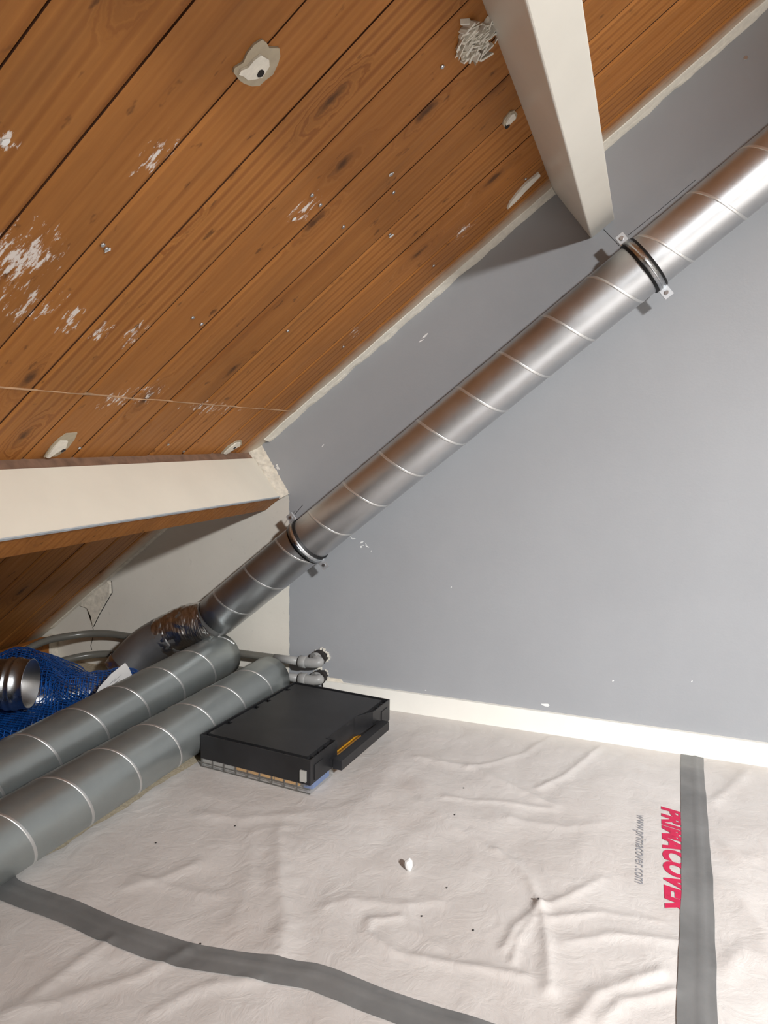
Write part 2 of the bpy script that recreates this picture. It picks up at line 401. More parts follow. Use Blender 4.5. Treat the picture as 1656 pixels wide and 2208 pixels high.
# plank local frame: x up the slope, y along the purlins, -z into the room (z axis = -NR)
PM = Matrix((( S.x, 0, -NR.x), (0, 1, 0), (S.z, 0, -NR.z))).to_4x4()
for i in range(len(seams) - 1):
    o = bpy.data.objects.new('plank', pm); COL.objects.link(o); o.parent = ceil
    yc = (seams[i] + seams[i + 1]) / 2; wd = seams[i] - seams[i + 1]
    o.matrix_world = Matrix.Translation(roof(0, yc, random.uniform(-0.0005, 0.0005))) @ PM @ Matrix.Diagonal((1, wd / 0.14, 1, 1))

# ------------------------------------------------------------------ purlins
PT, PW = 0.183, 0.078
p1 = thing('roof_beam', 'white painted purlin running down from the top edge to the grey wall', 'beam', roof(2.456, 0))
bm = bmesh.new(); obox(bm, roof(2.456, YB, -0.004), S * PW, V((0, -YB, 0)), NR * PT); bevel(bm, 0.003)
put(obj('painted_timber', bm, 'white'), p1)
p2 = thing('roof_beam', 'low purlin with cream painted face and bare brown underside at the left edge', 'beam', roof(1.205, 0))
bm = bmesh.new(); obox(bm, roof(1.205 - 0.084, YB, -0.004), S * 0.082, V((0, -YB, 0)), NR * 0.190); bevel(bm, 0.004)
put(obj('timber', bm, 'timber'), p2)
bm = bmesh.new(); obox(bm, roof(1.203, YB, 0.026), S * 0.006, V((0, -YB - 0.026, 0)), NR * 0.160)
put(tag(obj('painted_face', bm, 'cream'), 'cream painted face board'), p2)
bm = bmesh.new(); obox(bm, roof(1.203, YB, 0.186), S * 0.0075, V((0, -YB - 0.03, 0)), NR * 0.003)
put(obj('edge_bead', bm, 'blueline'), p2)
bm = bmesh.new(); obox(bm, roof(1.202, YB, -0.002), S * 0.004, V((0, -YB - 0.012, 0)), NR * 0.028)
put(tag(obj('bare_strip', bm, 'brownstrip'), 'grey-brown unpainted strip along the planks'), p2)

# eave board at the foot of the slope
eb = thing('eave_board', 'orange-brown timber board at the foot of the slope beside the blue net', 'board', (-2.20, 0, 0))
bm = bmesh.new(); abox(bm, (-2.198, YB, 0.0), (-2.168, -0.045, 0.098)); bevel(bm, 0.003); put(obj('board', bm, 'timber'), eb)
bm = bmesh.new(); abox(bm, (-2.199, -0.045, 0.0), (-2.166, -0.001, 0.098)); put(tag(obj('plaster_end', bm, 'plaster'), 'rough plastered end'), eb)

# plaster seams along the joint of slope and gable wall
def seam_strip(name, s0, s1, wr, ww, label, seed, mat='plaster'):
    r = random.Random(seed); n = int((s1 - s0) / 0.008) + 2; vs = []; fs = []
    for i in range(n):
        s = s0 + (s1 - s0) * i / (n - 1)
        a = wr * (1 + 0.35 * noise.noise(V((s * 9, seed, 0))) + 0.07 * noise.noise(V((s * 45, seed, 3))))
        b = ww * (1 + 0.45 * noise.noise(V((s * 14, seed, 7))) + 0.16 * noise.noise(V((s * 48, seed, 9))))
        lift = 0.004 + 0.0018 * noise.noise(V((s * 30, seed, 5)))
        vs += [roof(s, -a, -0.001), roof(s, -a * 0.93, 0.002), roof(s, -a * 0.45, 0.003 + lift), roof(s, -0.006 - lift, b * 0.45 + lift), roof(s, -0.0035, b * 0.95), roof(s, 0.001, b)]
        if i:
            for k in range(5): q = 6 * (i - 1); fs.append((q + k, q + k + 1, q + k + 7, q + k + 6))
    return tag(pyobj(name, vs, fs, mat, None), label, kind='structure')
seam_strip('trim_1', 1.28, 2.455, 0.034, 0.011, 'cracked white plaster fillet between the two purlins', 3, 'filler')
seam_strip('trim_2', 2.535, SR, 0.034, 0.012, 'white plaster fillet above the upper purlin', 5, 'filler')
seam_strip('trim_3', 0.05, 1.13, 0.020, 0.004, 'thin dirty plaster edge under the low purlin', 8)
# plaster around the end of the low purlin
vs = []; fs = []; n = 40
for i in range(n):
    d = -0.002 + 0.196 * i / (n - 1); nz = noise.noise(V((d * 60, 1, 2))); n4 = noise.noise(V((d * 150, 4, 2)))
    vs += [roof(1.2045, -0.030 + 0.004 * nz, d), roof(1.213, -0.028 + 0.005 * nz, d), roof(1.222 + 0.004 * nz, -0.016, d), roof(1.229 + 0.004 * nz, -0.005, d), roof(1.232 + 0.005 * n4 + 0.02 * (1 - i / n), 0.001, d)]
    if i:
        q = 5 * (i - 1); fs += [(q + k, q + k + 1, q + k + 6, q + k + 5) for k in range(4)]
tag(pyobj('trim_4', vs, fs, 'plaster'), 'rough plaster collar at the end of the low purlin', kind='structure')
# broken plaster patch on the white wall under the eave planks
pp = [on_wall(*q) for q in [(232, 1248), (241, 1255), (241, 1278), (228, 1300), (215, 1325), (201, 1352), (197, 1330), (188, 1312), (165, 1303), (180, 1294), (200, 1278)]]
bm = bmesh.new()
lo = [bm.verts.new((p.x, 0.0005, p.z)) for p in pp]; c0 = sum(pp, V()) / len(pp)
hi = [bm.verts.new((p.x * 0.92 + c0.x * 0.08, -0.006, p.z * 0.92 + c0.z * 0.08)) for p in pp]
for i in range(len(pp)): j = (i + 1) % len(pp); bm.faces.new((lo[i], lo[j], hi[j], hi[i]))
bm.faces.new(hi); bmesh.ops.triangulate(bm, faces=bm.faces); bmesh.ops.recalc_face_normals(bm, faces=bm.faces)
put(tag(obj('broken_plaster', bm, 'plaster'), 'loose broken plaster patch with cracks'), wall)
def wall_line(name, px, r, mat):
    pts = [on_wall(*q, -0.0005) for q in px]; bm = bmesh.new(); tube(bm, pts, r, 6); return put(obj(name, bm, mat), wall)
wall_line('crack', [(200, 1352), (202, 1362), (200, 1375), (196, 1392), (198, 1402)], 0.0012, 'hole')
wall_line('crack', [(241, 1252), (242, 1278), (228, 1302), (214, 1326), (202, 1351)], 0.0016, 'hole')
wall_line('crack', [(226, 1278), (222, 1290), (208, 1298), (200, 1312), (199, 1322)], 0.0013, 'hole')
wall_line('crack', [(342, 1154), (322, 1172), (300, 1191), (282, 1206), (258, 1228)], 0.0026, 'hole')
wall_line('crack', [(215, 1272), (198, 1285), (180, 1297)], 0.0035, 'hole')
wall_line('crack', [(165, 1304), (140, 1325), (103, 1352)], 0.0016, 'hole')
wall_line('pencil_line', [(1302, 495), (1336, 530)], 0.0007, 'hole')
wall_line('pencil_line', [(1355, 507), (1420, 455), (1500, 388)], 0.0007, 'hole')

# flecks of chipped paint on the wall
def flecks(name, pts, parent, mat, label=None):
    bm = bmesh.new()
    for k, (p, u, v, nrm, a, b, seed) in enumerate(pts):
        poly = blob(7, a, b, 0.45, seed); prism(bm, poly, p - nrm * 0.0002, u, v, nrm, 0.0009)
    o = put(obj(name, bm, mat), parent)
    if label: o['label'] = label
    return o
def wall_fleck(px, py, a, b, ang, seed):
    t = math.radians(ang); return (on_wall(px, py), X * math.cos(t) + Z * math.sin(t), -X * math.sin(t) + Z * math.cos(t), -Y, a, b, seed)
flecks('paint_chip', [wall_fleck(917, 724, 0.014, 0.003, 40, 1), wall_fleck(908, 735, 0.008, 0.002, 30, 2)], wall, 'chip')
flecks('paint_chip', [wall_fleck(697, 960, 0.006, 0.002, 50, 4)], wall, 'chip')
flecks('paint_chip', [wall_fleck(600, 1009, 0.007, 0.005, 120, 5), wall_fleck(597, 1003, 0.004, 0.003, 50, 6)], wall, 'chip')
rr = random.Random(5)
flecks('paint_chip', [wall_fleck(735 + 6 * i + rr.uniform(-8, 8), 1158 + 2.4 * i + rr.uniform(-9, 9), rr.uniform(0.002, 0.007), rr.uniform(0.001, 0.003), rr.uniform(-60, 30), i + 20) for i in range(12)], wall, 'chip')
flecks('paint_chip', [wall_fleck(1178, 1520, 0.0125, 0.005, 0, 8)], wall, 'chip')
for k, (a, b) in enumerate([(918, 1488), (1322, 1468), (1492, 1469), (973, 1266), (590, 1080)]):
    flecks('paint_chip', [wall_fleck(a, b, 0.003, 0.0015, 30 * k, 40 + k)], wall, 'chip')
def screw(p, d, r, parent, mat='zinc', name='screw'):
    bm = bmesh.new(); u, v = frame(d)
    prism(bm, [(r * math.cos(2 * math.pi * k / 12), r * math.sin(2 * math.pi * k / 12)) for k in range(12)], p - d * 0.002, u, v, d, 0.004)
    bevel(bm, r * 0.25, 1)
    top = p + d * 0.0021
    o = put(obj(name, bm, mat), parent)
    return o
screw(on_wall(1608, 125), -Y, 0.006, wall)

# baseboard
bm = bmesh.new(); abox(bm, (-0.998, -0.013, 0.0), (XR, 0.0, 0.069)); bevel(bm, 0.0025, 2)
tag(obj('baseboard_back', bm, 'base'), 'white painted baseboard along the grey wall', kind='structure')
pp = [on_wall(*q) for q in [(696, 1478), (693, 1452), (702, 1458), (712, 1461), (735, 1464), (742, 1473)]]
bm = bmesh.new(); prism(bm, [(p.x, p.z) for p in pp], V((0, 0.001, 0)), X, Z, -Y, 0.004)
put(tag(obj('bare_plaster', bm, 'plaster'), 'torn bare plaster above the baseboard end'), wall)

# ------------------------------------------------------------------ marks on the planks
def roof_fleck(px, py, a, b, ang, seed):
    s, y = on_roof(px, py); t = math.radians(ang)
    return (roof(s, y, 0.0012), S * math.cos(t) + Y * math.sin(t), -S * math.sin(t) + Y * math.cos(t), NR, a, b, seed)
def remnant(cx, cy, outline, inner, hole, thick=0.004, extra=None):
    """glue blot with white filler on top and a screw hole, outline in photo-shaped roof coordinates"""
    P = [on_roof(*q) for q in outline]; bm = bmesh.new()
    prism(bm, [(a, b) for a, b in P], R0 + NR * -0.001, S, Y, NR, thick)
    root = put(obj('plaster_remnant', bm, 'glue'), ceil)
    if inner:
        bm = bmesh.new(); prism(bm, [on_roof(*q) for q in inner], R0 + NR * (thick - 0.0015), S, Y, NR, 0.004)
        q = put(obj('filler', bm, 'filler'), ceil); q.parent = root; q.matrix_parent_inverse = root.matrix_world.inverted()
    if hole:
        s, y = on_roof(*hole); bm = bmesh.new()
        prism(bm, blob(10, 0.006, 0.006, 0.1, 3), R0 + S * s + Y * y + NR * (thick + 0.0015), S, Y, NR, 0.0016)
        q = put(obj('screw_hole', bm, 'hole'), ceil); q.parent = root; q.matrix_parent_inverse = root.matrix_world.inverted()
    return root
remnant(552, 132, [(563, 82), (573, 90), (578, 100), (600, 101), (602, 118), (597, 135), (586, 158), (570, 170), (557, 182), (541, 183), (524, 177), (514, 170), (501, 153), (503, 144), (522, 132), (531, 112), (545, 94)],
        [(558, 112), (566, 117), (575, 122), (576, 136), (570, 146), (560, 160), (546, 164), (530, 166), (520, 158), (510, 154), (515, 145), (530, 139), (542, 124)], (557, 151))
remnant(130, 960, [(142, 934), (166, 932), (160, 946), (148, 962), (138, 972), (120, 983), (94, 985), (108, 963), (126, 945)],
        [(128, 948), (144, 948), (140, 962), (118, 974), (104, 984), (98, 983), (112, 964)], (134, 967), 0.003)
remnant(500, 965, [(510, 950), (520, 949), (521, 958), (505, 968), (490, 979), (478, 981), (476, 977), (490, 962)],
        [(508, 953), (517, 952), (516, 959), (500, 968), (486, 977), (481, 976), (494, 963)], (504, 963), 0.003)
remnant(1098, 255, [(1098, 240), (1108, 236), (1114, 244), (1110, 256), (1098, 266), (1090, 276), (1083, 268), (1085, 256)],
        [(1099, 243), (1106, 240), (1109, 250), (1098, 262), (1090, 270), (1087, 262)], (1091, 268), 0.004)
# splintered white wood block remnant beside the upper purlin
s0, y0 = on_roof(1023, 80); bm = bmesh.new(); r = random.Random(11)
for k in range(70):
    ds, dy = r.gauss(0, 0.016), r.gauss(0, 0.026)
    o = roof(s0 + ds, y0 + dy, 0); a = S * r.uniform(0.010, 0.030) + Y * r.uniform(-0.02, 0.02)
    b = (Y * r.uniform(0.0015, 0.006) + S * r.uniform(-0.003, 0.003)); obox(bm, o - a * 0.5, a, b, NR * r.uniform(0.003, 0.012) + S * r.uniform(-0.006, 0.008))
sp = put(tag(obj('splintered_remnant', bm, 'filler'), 'splintered white filler lump beside the upper purlin'), ceil)
# peeled white sliver near the foot of the upper purlin
pl = [on_roof(*q) for q in [(1160, 370), (1163, 376), (1148, 392), (1130, 410), (1110, 432), (1092, 448), (1098, 434), (1115, 412), (1132, 393), (1148, 380)]]
bm = bmesh.new(); prism(bm, pl, R0 + NR * 0.0, S, Y, NR, 0.006); put(tag(obj('peeled_sliver', bm, 'filler'), 'peeling white sliver of filler'), ceil)
# ridge of old paint across the planks
vs = []; fs = []; n = 150
for i in range(n):
    y = -0.02 - 1.25 * i / (n - 1); s = 1.431 + 0.004 * noise.noise(V((y * 9, 0, 1))); hh = 0.0009 + 0.0016 * noise.noise(V((y * 33, 5, 1))); ww = 0.0022 + 0.0024 * noise.noise(V((y * 21, 9, 1)))
    vs += [roof(s - ww, y, -0.0005), roof(s, y, hh), roof(s + ww * 1.6, y, -0.0005)]
    if i: q = 3 * (i - 1); fs += [(q, q + 1, q + 4, q + 3), (q + 1, q + 2, q + 5, q + 4)]
put(tag(pyobj('paint_ridge', vs, fs, plain('dirty_ridge', srgb(176, 140, 106), 0.7, 0.4, 18)), 'thin pale ridge of old paint across the planks'), ceil)
for q in [(221, 527), (229, 536), (672, 420), (690, 441), (740, 488), (840, 505), (843, 375), (848, 414), (415, 684), (434, 698), (620, 713), (740, 747), (171, 965), (362, 958), (934, 572), (953, 143), (396, 973), (1133, 385)]:
    s, y = on_roof(*q); screw(roof(s, y, 0.001), NR, 0.0042, ceil)
for q in [(232, 537), (842, 375), (634, 471), (843, 508), (12, 305)]:
    flecks('paint_blob', [roof_fleck(*q, 0.006, 0.0045, 20, int(q[0]))], ceil, 'chip')

# ------------------------------------------------------------------ protective sheets on the floor
RIDGES = []   # polyline, height, width
def rg(px, h, wd): RIDGES.append(([on_floor(*q).to_2d() for q in px], h, wd))
rg([(1301, 1607), (1265, 1643), (1215, 1680), (1162, 1705)], 0.010, 0.013)
rg([(1190, 1590), (1130, 1630), (1060, 1650), (1010, 1660)], 0.006, 0.012)
rg([(1620, 1652), (1592, 1690), (1565, 1715), (1538, 1735)], 0.011, 0.012)
rg([(900, 1640), (1017, 1658), (1100, 1700), (1193, 1741)], 0.010, 0.020)
rg([(960, 1725), (1080, 1735), (1190, 1750)], 0.006, 0.012)
rg([(1300, 1780), (1220, 1790), (1100, 1770)], 0.006, 0.02)
rg([(1165, 1960), (1140, 1900), (1110, 1868), (1070, 1840)], 0.009, 0.012)
rg([(1070, 1840), (980, 1790), (905, 1730)], 0.006, 0.018)
rg([(1165, 1960), (1180, 2050), (1185, 2140)], 0.014, 0.014)
rg([(1160, 1965), (1110, 2010), (1088, 2052)], 0.010, 0.011)
rg([(1150, 1990), (1115, 2040), (1105, 2080)], 0.008, 0.008)
rg([(1170, 1965), (1230, 1940), (1300, 1900)], 0.008, 0.012)
rg([(1190, 1990), (1300, 1975), (1420, 1990)], 0.008, 0.012)
rg([(1220, 2040), (1330, 2025), (1460, 2040)], 0.008, 0.014)
rg([(600, 1790), (604, 1900), (615, 2000), (605, 2062)], 0.011, 0.026)
rg([(545, 1800), (540, 1900), (500, 2000)], 0.005, 0.03)
rg([(860, 1985), (800, 1990), (790, 2020), (850, 2062), (960, 2085), (1130, 2112)], 0.008, 0.012)
rg([(700, 1960), (760, 1945), (860, 1960), (940, 1950)], 0.006, 0.02)
rg([(880, 1960), (890, 2010), (940, 2050)], 0.004, 0.012)
rg([(400, 2060), (300, 2110), (150, 2160), (20, 2190)], 0.009, 0.016)
rg([(240, 2035), (160, 2090), (60, 2160)], 0.007, 0.013)
rg([(560, 2120), (430, 2140), (330, 2190)], 0.007, 0.013)
rg([(420, 1870), (350, 1900), (280, 1920)], 0.006, 0.018)
rg([(300, 1900), (400, 1925), (470, 1935)], 0.004, 0.015)
rg([(1240, 2208), (1290, 2150), (1420, 2110)], 0.012, 0.016)
rg([(1300, 2208), (1340, 2170), (1450, 2150)], 0.010, 0.013)
rg([(1540, 1900), (1600, 1950), (1656, 2040)], 0.010, 0.022)
rg([(1560, 1830), (1600, 1860), (1656, 1850)], 0.008, 0.018)
rg([(1560, 2100), (1610, 2060), (1656, 2080)], 0.010, 0.020)
rg([(840, 1560), (900, 1590), (1000, 1600)], 0.003, 0.03)
rg([(430, 1760), (520, 1770), (640, 1760), (760, 1740)], 0.005, 0.022)
rg([(660, 1850), (720, 1900), (760, 1960)], 0.005, 0.020)
def segd(p, a, b):
    d = b - a; t = max(0, min(1, (p - a).dot(d) / max(d.length_squared, 1e-9))); return (p - a - d * t).length
RB = [(min(p.x for p in P) - 3 * wd, max(p.x for p in P) + 3 * wd, min(p.y for p in P) - 3 * wd, max(p.y for p in P) + 3 * wd) for P, h, wd in RIDGES]
def height(x, y):
    p = V((x, y)); z = 0.0035
    z += 0.0050 * (noise.fractal(V((x * 3.2, y * 3.2, 1.3)), 0.7, 2.0, 3) + 0.35)
    z += 0.0026 * noise.ridged_multi_fractal(V((x * 7 + y * 2, y * 5 - x * 2, 4.3)), 1.0, 2.1, 3, 1.0, 2.0) * 0.5
    for (P, h, wd), b in zip(RIDGES, RB):
        if b[0] < x < b[1] and b[2] < y < b[3]:
            wob = 0.35 * wd * noise.noise(V((x * 30, y * 30, h * 900)))
            d = min(segd(p, P[i], P[i + 1]) for i in range(len(P) - 1)) + wob
            z += 0.55 * h * (0.6 * math.exp(-(d / wd) ** 2) + 0.4 * math.exp(-abs(d) / (0.45 * wd)))
    # flat where it is taped to the wall, and where ducts and box press it down
    k = 1.0
    k = min(k, max(0.12, (-0.012 - y) / 0.10)) if y > -0.14 else k
    dx = max(abs((x + 0.907)) - 0.21, 0); dy = max(abs(y + 0.367) - 0.27, 0); k = min(k, 0.12 + math.hypot(dx, dy) / 0.10)
    k = min(k, max(0.15, (x + 1.19) / 0.16))
    dx = max(abs(x - 0.06) - 0.06, 0); dy = max(abs(y + 0.56) - 0.23, 0); k = min(k, 0.25 + math.hypot(dx, dy) / 0.12)
    return max(0.0012, 0.0012 + (z - 0.0012) * min(1, k))
def tape2_y(x):
    T = [(-1.35, -1.10), (-1.145, -1.175), (-0.95, -1.194), (-0.71, -1.203), (-0.54, -1.181), (-0.477, -1.170), (-0.345, -1.182), (-0.195, -1.185), (0.1, -1.19), (0.6, -1.20)]
    for (a, b), (c, d) in zip(T, T[1:]):
        if a <= x <= c:
            t = (x - a) / (c - a); return b + (d - b) * t
    return T[-1][1] if x > 0 else T[0][1]
EDGE = [(-0.02, -1.09), (-0.5, -1.115), (-0.579, -1.120), (-0.726, -1.139), (-0.855, -1.136), (-0.928, -1.150), (-1.026, -1.150), (-1.075, -1.162), (-1.131, -1.196), (-1.3, -1.22), (-3, -1.22)]
def left_edge(y):
    for (a, b), (c, d) in zip(EDGE, EDGE[1:]):
        if c <= y <= a: return b + (d - b) * (a - y) / (a - c) + 0.006 * noise.noise(V((y * 25, 3, 3)))
    return EDGE[-1][1]
def sheet(name, label, xr, yr, nx, ny, dz):
    vs = []; fs = []
    for j in range(ny + 1):
        for i in range(nx + 1):
            u, v = i / nx, j / ny; x, y = xr(u, v), 0
            y = yr(x if not isinstance(x, tuple) else 0, v); x = xr(u, y)
            vs.append((x, y, height(x, y) + dz))
    for j in range(ny):
        for i in range(nx): a = j * (nx + 1) + i; fs.append((a, a + 1, a + nx + 2, a + nx + 1))
    me = bpy.data.meshes.new(name); me.from_pydata(vs, [], fs); me.materials.append(MAT['film'])
    for p in me.polygons: p.use_smooth = True
    o = bpy.data.objects.new(name, me); COL.objects.link(o); tag(o, label, 'floor sheet', 'protective floor sheets'); return o
lerp = lambda a, b, t: a + (b - a) * t
def grid_sheet(name, label, x0f, x1, y0f, y1f, nx, ny, dz):
    vs = []; fs = []
    for j in range(ny + 1):
        for i in range(nx + 1):
            u, v = i / nx, j / ny
            xa = lerp(-1.15, x1, u) if x0f else 0
            yg = lerp(y0f(xa), y1f(xa), v) if x0f else 0
            x = lerp(left_edge(yg), x1, u); y = lerp(y0f(x), y1f(x), v)
            vs.append((x, y, height(x, y) + dz))
    for j in range(ny):
        for i in range(nx): a = j * (nx + 1) + i; fs.append((a, a + 1, a + nx + 2, a + nx + 1))
    me = bpy.data.meshes.new(name); me.from_pydata(vs, [], fs); me.materials.append(MAT['film'])
    for p in me.polygons: p.use_smooth = True
    o = bpy.data.objects.new(name, me); COL.objects.link(o); return tag(o, label, 'floor sheet', 'protective floor sheets')
sh1 = grid_sheet('protective_sheet', 'wrinkled white floor sheet with red and grey printed lettering beside the black case', True, 0.150, lambda x: tape2_y(x), lambda x: -0.0132, 250, 230, 0.0)
sh2 = grid_sheet('protective_sheet', 'wrinkled white floor sheet in the bottom left corner below the long tape', True, 0.150, lambda x: -2.9, lambda x: tape2_y(x), 170, 200, 0.0)
vs = []; fs = []; nx, ny = 150, 200
for j in range(ny + 1):
    for i in range(nx + 1):
        x, y = lerp(0.150 - 0.02 * (j / ny), 4.6, (i / nx) ** 2.2), lerp(-0.0132, -4.2, (j / ny) ** 1.35); vs.append((x, y, height(x, y)))
for j in range(ny):
    for i in range(nx): a = j * (nx + 1) + i; fs.append((a, a + nx + 1, a + nx + 2, a + 1))
me = bpy.data.meshes.new('protective_sheet'); me.from_pydata(vs, [], fs); me.materials.append(MAT['film'])
for p in me.polygons: p.use_smooth = True
sh3 = bpy.data.objects.new('protective_sheet', me); COL.objects.link(sh3)
tag(sh3, 'wrinkled white floor sheet at the right edge, right of the tape that meets the wall', 'floor sheet', 'protective floor sheets')

# tapes
def tape(name, label, path, wd, parent_list=None):
    pts = spline([V((x, y, 0)) for x, y in path], 30); bm = bmesh.new(); rows = []; nw = 9
    for i, p in enumerate(pts):
        d = (pts[min(i + 1, len(pts) - 1)] - pts[max(i - 1, 0)]); d.z = 0; d.normalize(); nrm = V((-d.y, d.x, 0))
        row = []
        for k in range(nw):
            u = (k / (nw - 1) - 0.5) * wd * (1 + 0.03 * noise.noise(p * 15)); q = p + nrm * u
            row.append(bm.verts.new((q.x, q.y, height(q.x, q.y) + 0.0016 + (0.0012 * max(0, noise.noise(V((q.x * 18, q.y * 18, 2))) ) if 0 < k < nw - 1 else 0) + (0.0022 if k == nw // 2 + 1 else 0))))
        rows.append(row)
    for a, b in zip(rows, rows[1:]):
        for k in range(nw - 1): bm.faces.new((a[k], a[k + 1], b[k + 1], b[k]))
    bmesh.ops.recalc_face_normals(bm, faces=bm.faces)
    if sum(f.normal.z for f in bm.faces) < 0: bmesh.ops.reverse_faces(bm, faces=bm.faces)
    return tag(obj(name, bm, 'tape', None, True), label, 'tape', 'grey floor tapes')
tape('floor_tape', 'straight grey tape strip running out from the baseboard beside the red lettering', [(0.1665, -0.0135), (0.160, -0.12), (0.1535, -0.30), (0.1445, -0.55), (0.138, -0.70), (0.1255, -0.90), (0.117, -1.036), (0.110, -1.3), (0.10, -1.8)], 0.059)
tape('floor_tape', 'long curving grey tape strip across the bottom of the floor sheets', [(-1.185, -1.155), (-1.145, -1.175), (-1.05, -1.187), (-0.95, -1.194), (-0.84, -1.203), (-0.71, -1.203), (-0.62, -1.192), (-0.54, -1.181), (-0.477, -1.170), (-0.42, -1.176), (-0.345, -1.182), (-0.195, -1.185), (0.0, -1.19), (0.3, -1.2)], 0.058)

# printed lettering
def lettering(body, x_base, y_start, length, cap, mat, shear, bold, parent, name, label):
    cu = bpy.data.curves.new(name, 'FONT'); cu.body = body; cu.size = 1; cu.shear = shear; cu.offset = bold; cu.resolution_u = 4
    to = bpy.data.objects.new('tmp', cu); COL.objects.link(to); bpy.context.view_layer.update()
    me = bpy.data.meshes.new_from_object(to.evaluated_get(bpy.context.evaluated_depsgraph_get()))
    bpy.data.objects.remove(to)
    bm = bmesh.new(); bm.from_mesh(me)
    x0 = min(v.co.x for v in bm.verts); x1 = max(v.co.x for v in bm.verts)
    for v in bm.verts:
        a = (v.co.x - x0) / (x1 - x0) * length; b = v.co.y * cap / 0.70
        v.co = (x_base + b, y_start - a, 0)
    for _ in range(3):
        es = [e for e in bm.edges if e.calc_length() > 0.008]
        if not es: break
        bmesh.ops.subdivide_edges(bm, edges=es, cuts=1); bmesh.ops.triangulate(bm, faces=bm.faces)
    for v in bm.verts: v.co.z = height(v.co.x, v.co.y) + 0.0011
    for f in bm.faces:
        f.normal_update()
    if sum(f.normal.z for f in bm.faces) < 0: bmesh.ops.reverse_faces(bm, faces=bm.faces)
    o = obj(name, bm, mat); put(o, parent); o['label'] = label; return o
lettering('PRIMACOVER', 0.080, -0.353, 0.410, 0.046, 'red', 0.25, 0.05, sh1, 'printed_lettering', 'red bold slanted lettering')
lettering('www.primacover.com', 0.0215, -0.416, 0.284, 0.0235, 'greyprint', 0.25, 0.004, sh1, 'printed_address', 'grey slanted web address')

# crumb of plaster on the sheet
pc = on_floor(881, 1882); z0 = height(pc.x, pc.y)
bm = bmesh.new(); bmesh.ops.create_icosphere(bm, subdivisions=2, radius=1)
for v in bm.verts:
    k = 1 + 0.28 * noise.noise(v.co * 1.7 + V((4, 1, 2))); v.co = V((v.co.x * 0.009 * k, v.co.y * 0.008 * k, v.co.z * 0.0145 * k + 0.0125))
o = obj('plaster_crumb', bm, 'chip'); o.location = (pc.x, pc.y, z0 - 0.0005)
tag(o, 'small white plaster crumb lying on the floor sheet', 'plaster crumb')
for k, q in enumerate([(1000, 1705), (1160, 1960), (980, 1764), (963, 1921), (909, 1981), (1020, 2013), (432, 2042), (336, 1823), (507, 1785)]):
    p = on_floor(*q); bm = bmesh.new(); bmesh.ops.create_icosphere(bm, subdivisions=1, radius=0.0022)
    for v in bm.verts: v.co = v.co * (1 + 0.4 * noise.noise(v.co * 900)); v.co.z *= 0.6
    o = obj('dirt_crumb', bm, 'hole'); put(o, sh1 if q[1] < 2030 else sh2); o.location = (p.x, p.y, height(p.x, p.y) + 0.001)

# ------------------------------------------------------------------ spiral ducts
def spiral_duct(name, label, A, d, u0, u1, R, pitch, phase, hand, mat, group, ref, loc):
    d = d.normalized(); a = (ref - d * ref.dot(d)).normalized(); b = d.cross(a)
    t = thing(name, label, 'duct', loc, 0, group)
    bm = bmesh.new(); seg = 72; nu = max(2, int((u1 - u0) / 0.05)); rings = []
    def ring(u, r): return [bm.verts.new(A + d * u + (a * math.cos(2 * math.pi * k / seg) + b * math.sin(2 * math.pi * k / seg)) * r) for k in range(seg)]
    outer = [ring(lerp(u0, u1, i / nu), R) for i in range(nu + 1)]; inner = [ring(u0, R - 0.0015), ring(u1, R - 0.0015)]
    for ra, rb in zip(outer, outer[1:]):
        for k in range(seg): bm.faces.new((ra[k], ra[(k + 1) % seg], rb[(k + 1) % seg], rb[k])).smooth = True
    for k in range(seg):
        j = (k + 1) % seg
        bm.faces.new((inner[0][j], inner[0][k], inner[1][k], inner[1][j])).smooth = True
        bm.faces.new((inner[0][k], inner[0][j], outer[0][j], outer[0][k])); bm.faces.new((outer[-1][k], outer[-1][j], inner[1][j], inner[1][k]))
    put(obj('duct_body', bm, mat), t)
    # lock seam: helix
    prof = [(-0.0048, -0.0003), (-0.0040, 0.0009), (-0.0008, 0.0011), (0.0006, 0.0005), (0.0022, 0.0010), (0.0036, -0.0003)]
    bm = bmesh.new(); prev = None; turns = int((u1 - u0) / pitch) + 3; N = turns * 64
    for i in range(N):
        ang = 2 * math.pi * i / 64 - 2 * math.pi; uc = phase + hand * pitch * (ang / (2 * math.pi))
        uc = u0 - 2.0 * pitch + ((phase - u0) % pitch) + pitch * i / 64
        th = hand * 2 * math.pi * i / 64
        if uc < u0 + 0.004 or uc > u1 - 0.004: prev = None; continue
        row = [bm.verts.new(A + d * (uc + du) + (a * math.cos(th) + b * math.sin(th)) * (R + dr)) for du, dr in prof]
        if prev:
            for k in range(5): bm.faces.new((prev[k], prev[k + 1], row[k + 1], row[k])).smooth = True
        prev = row
    bmesh.ops.recalc_face_normals(bm, faces=bm.faces)
    put(obj('spiral_seam', bm, 'seam'), t); return t
PITCH = 0.1527
WA, WD_, WR = V((-0.638, -0.0957, 0.8683)), V((math.cos(0.6819), 0, math.sin(0.6819))), 0.0737
WPERP = V((math.sin(0.6819), 0, -math.cos(0.6819)))         # towards the lower right, parallel to the wall
spiral_duct('ventilation_duct', 'long spiral ventilation duct clamped diagonally along the grey wall', WA, WD_, -0.935, 1.75, WR, PITCH, 0.114, 1, 'galv_wall', 'spiral ducts', WPERP, (-1.37, -0.0957, 0.27))
FR = 0.075
D1d = V((math.cos(1.5492), math.sin(1.5492), 0)); D1A = V((-1.1791, -0.9, 0.0795))
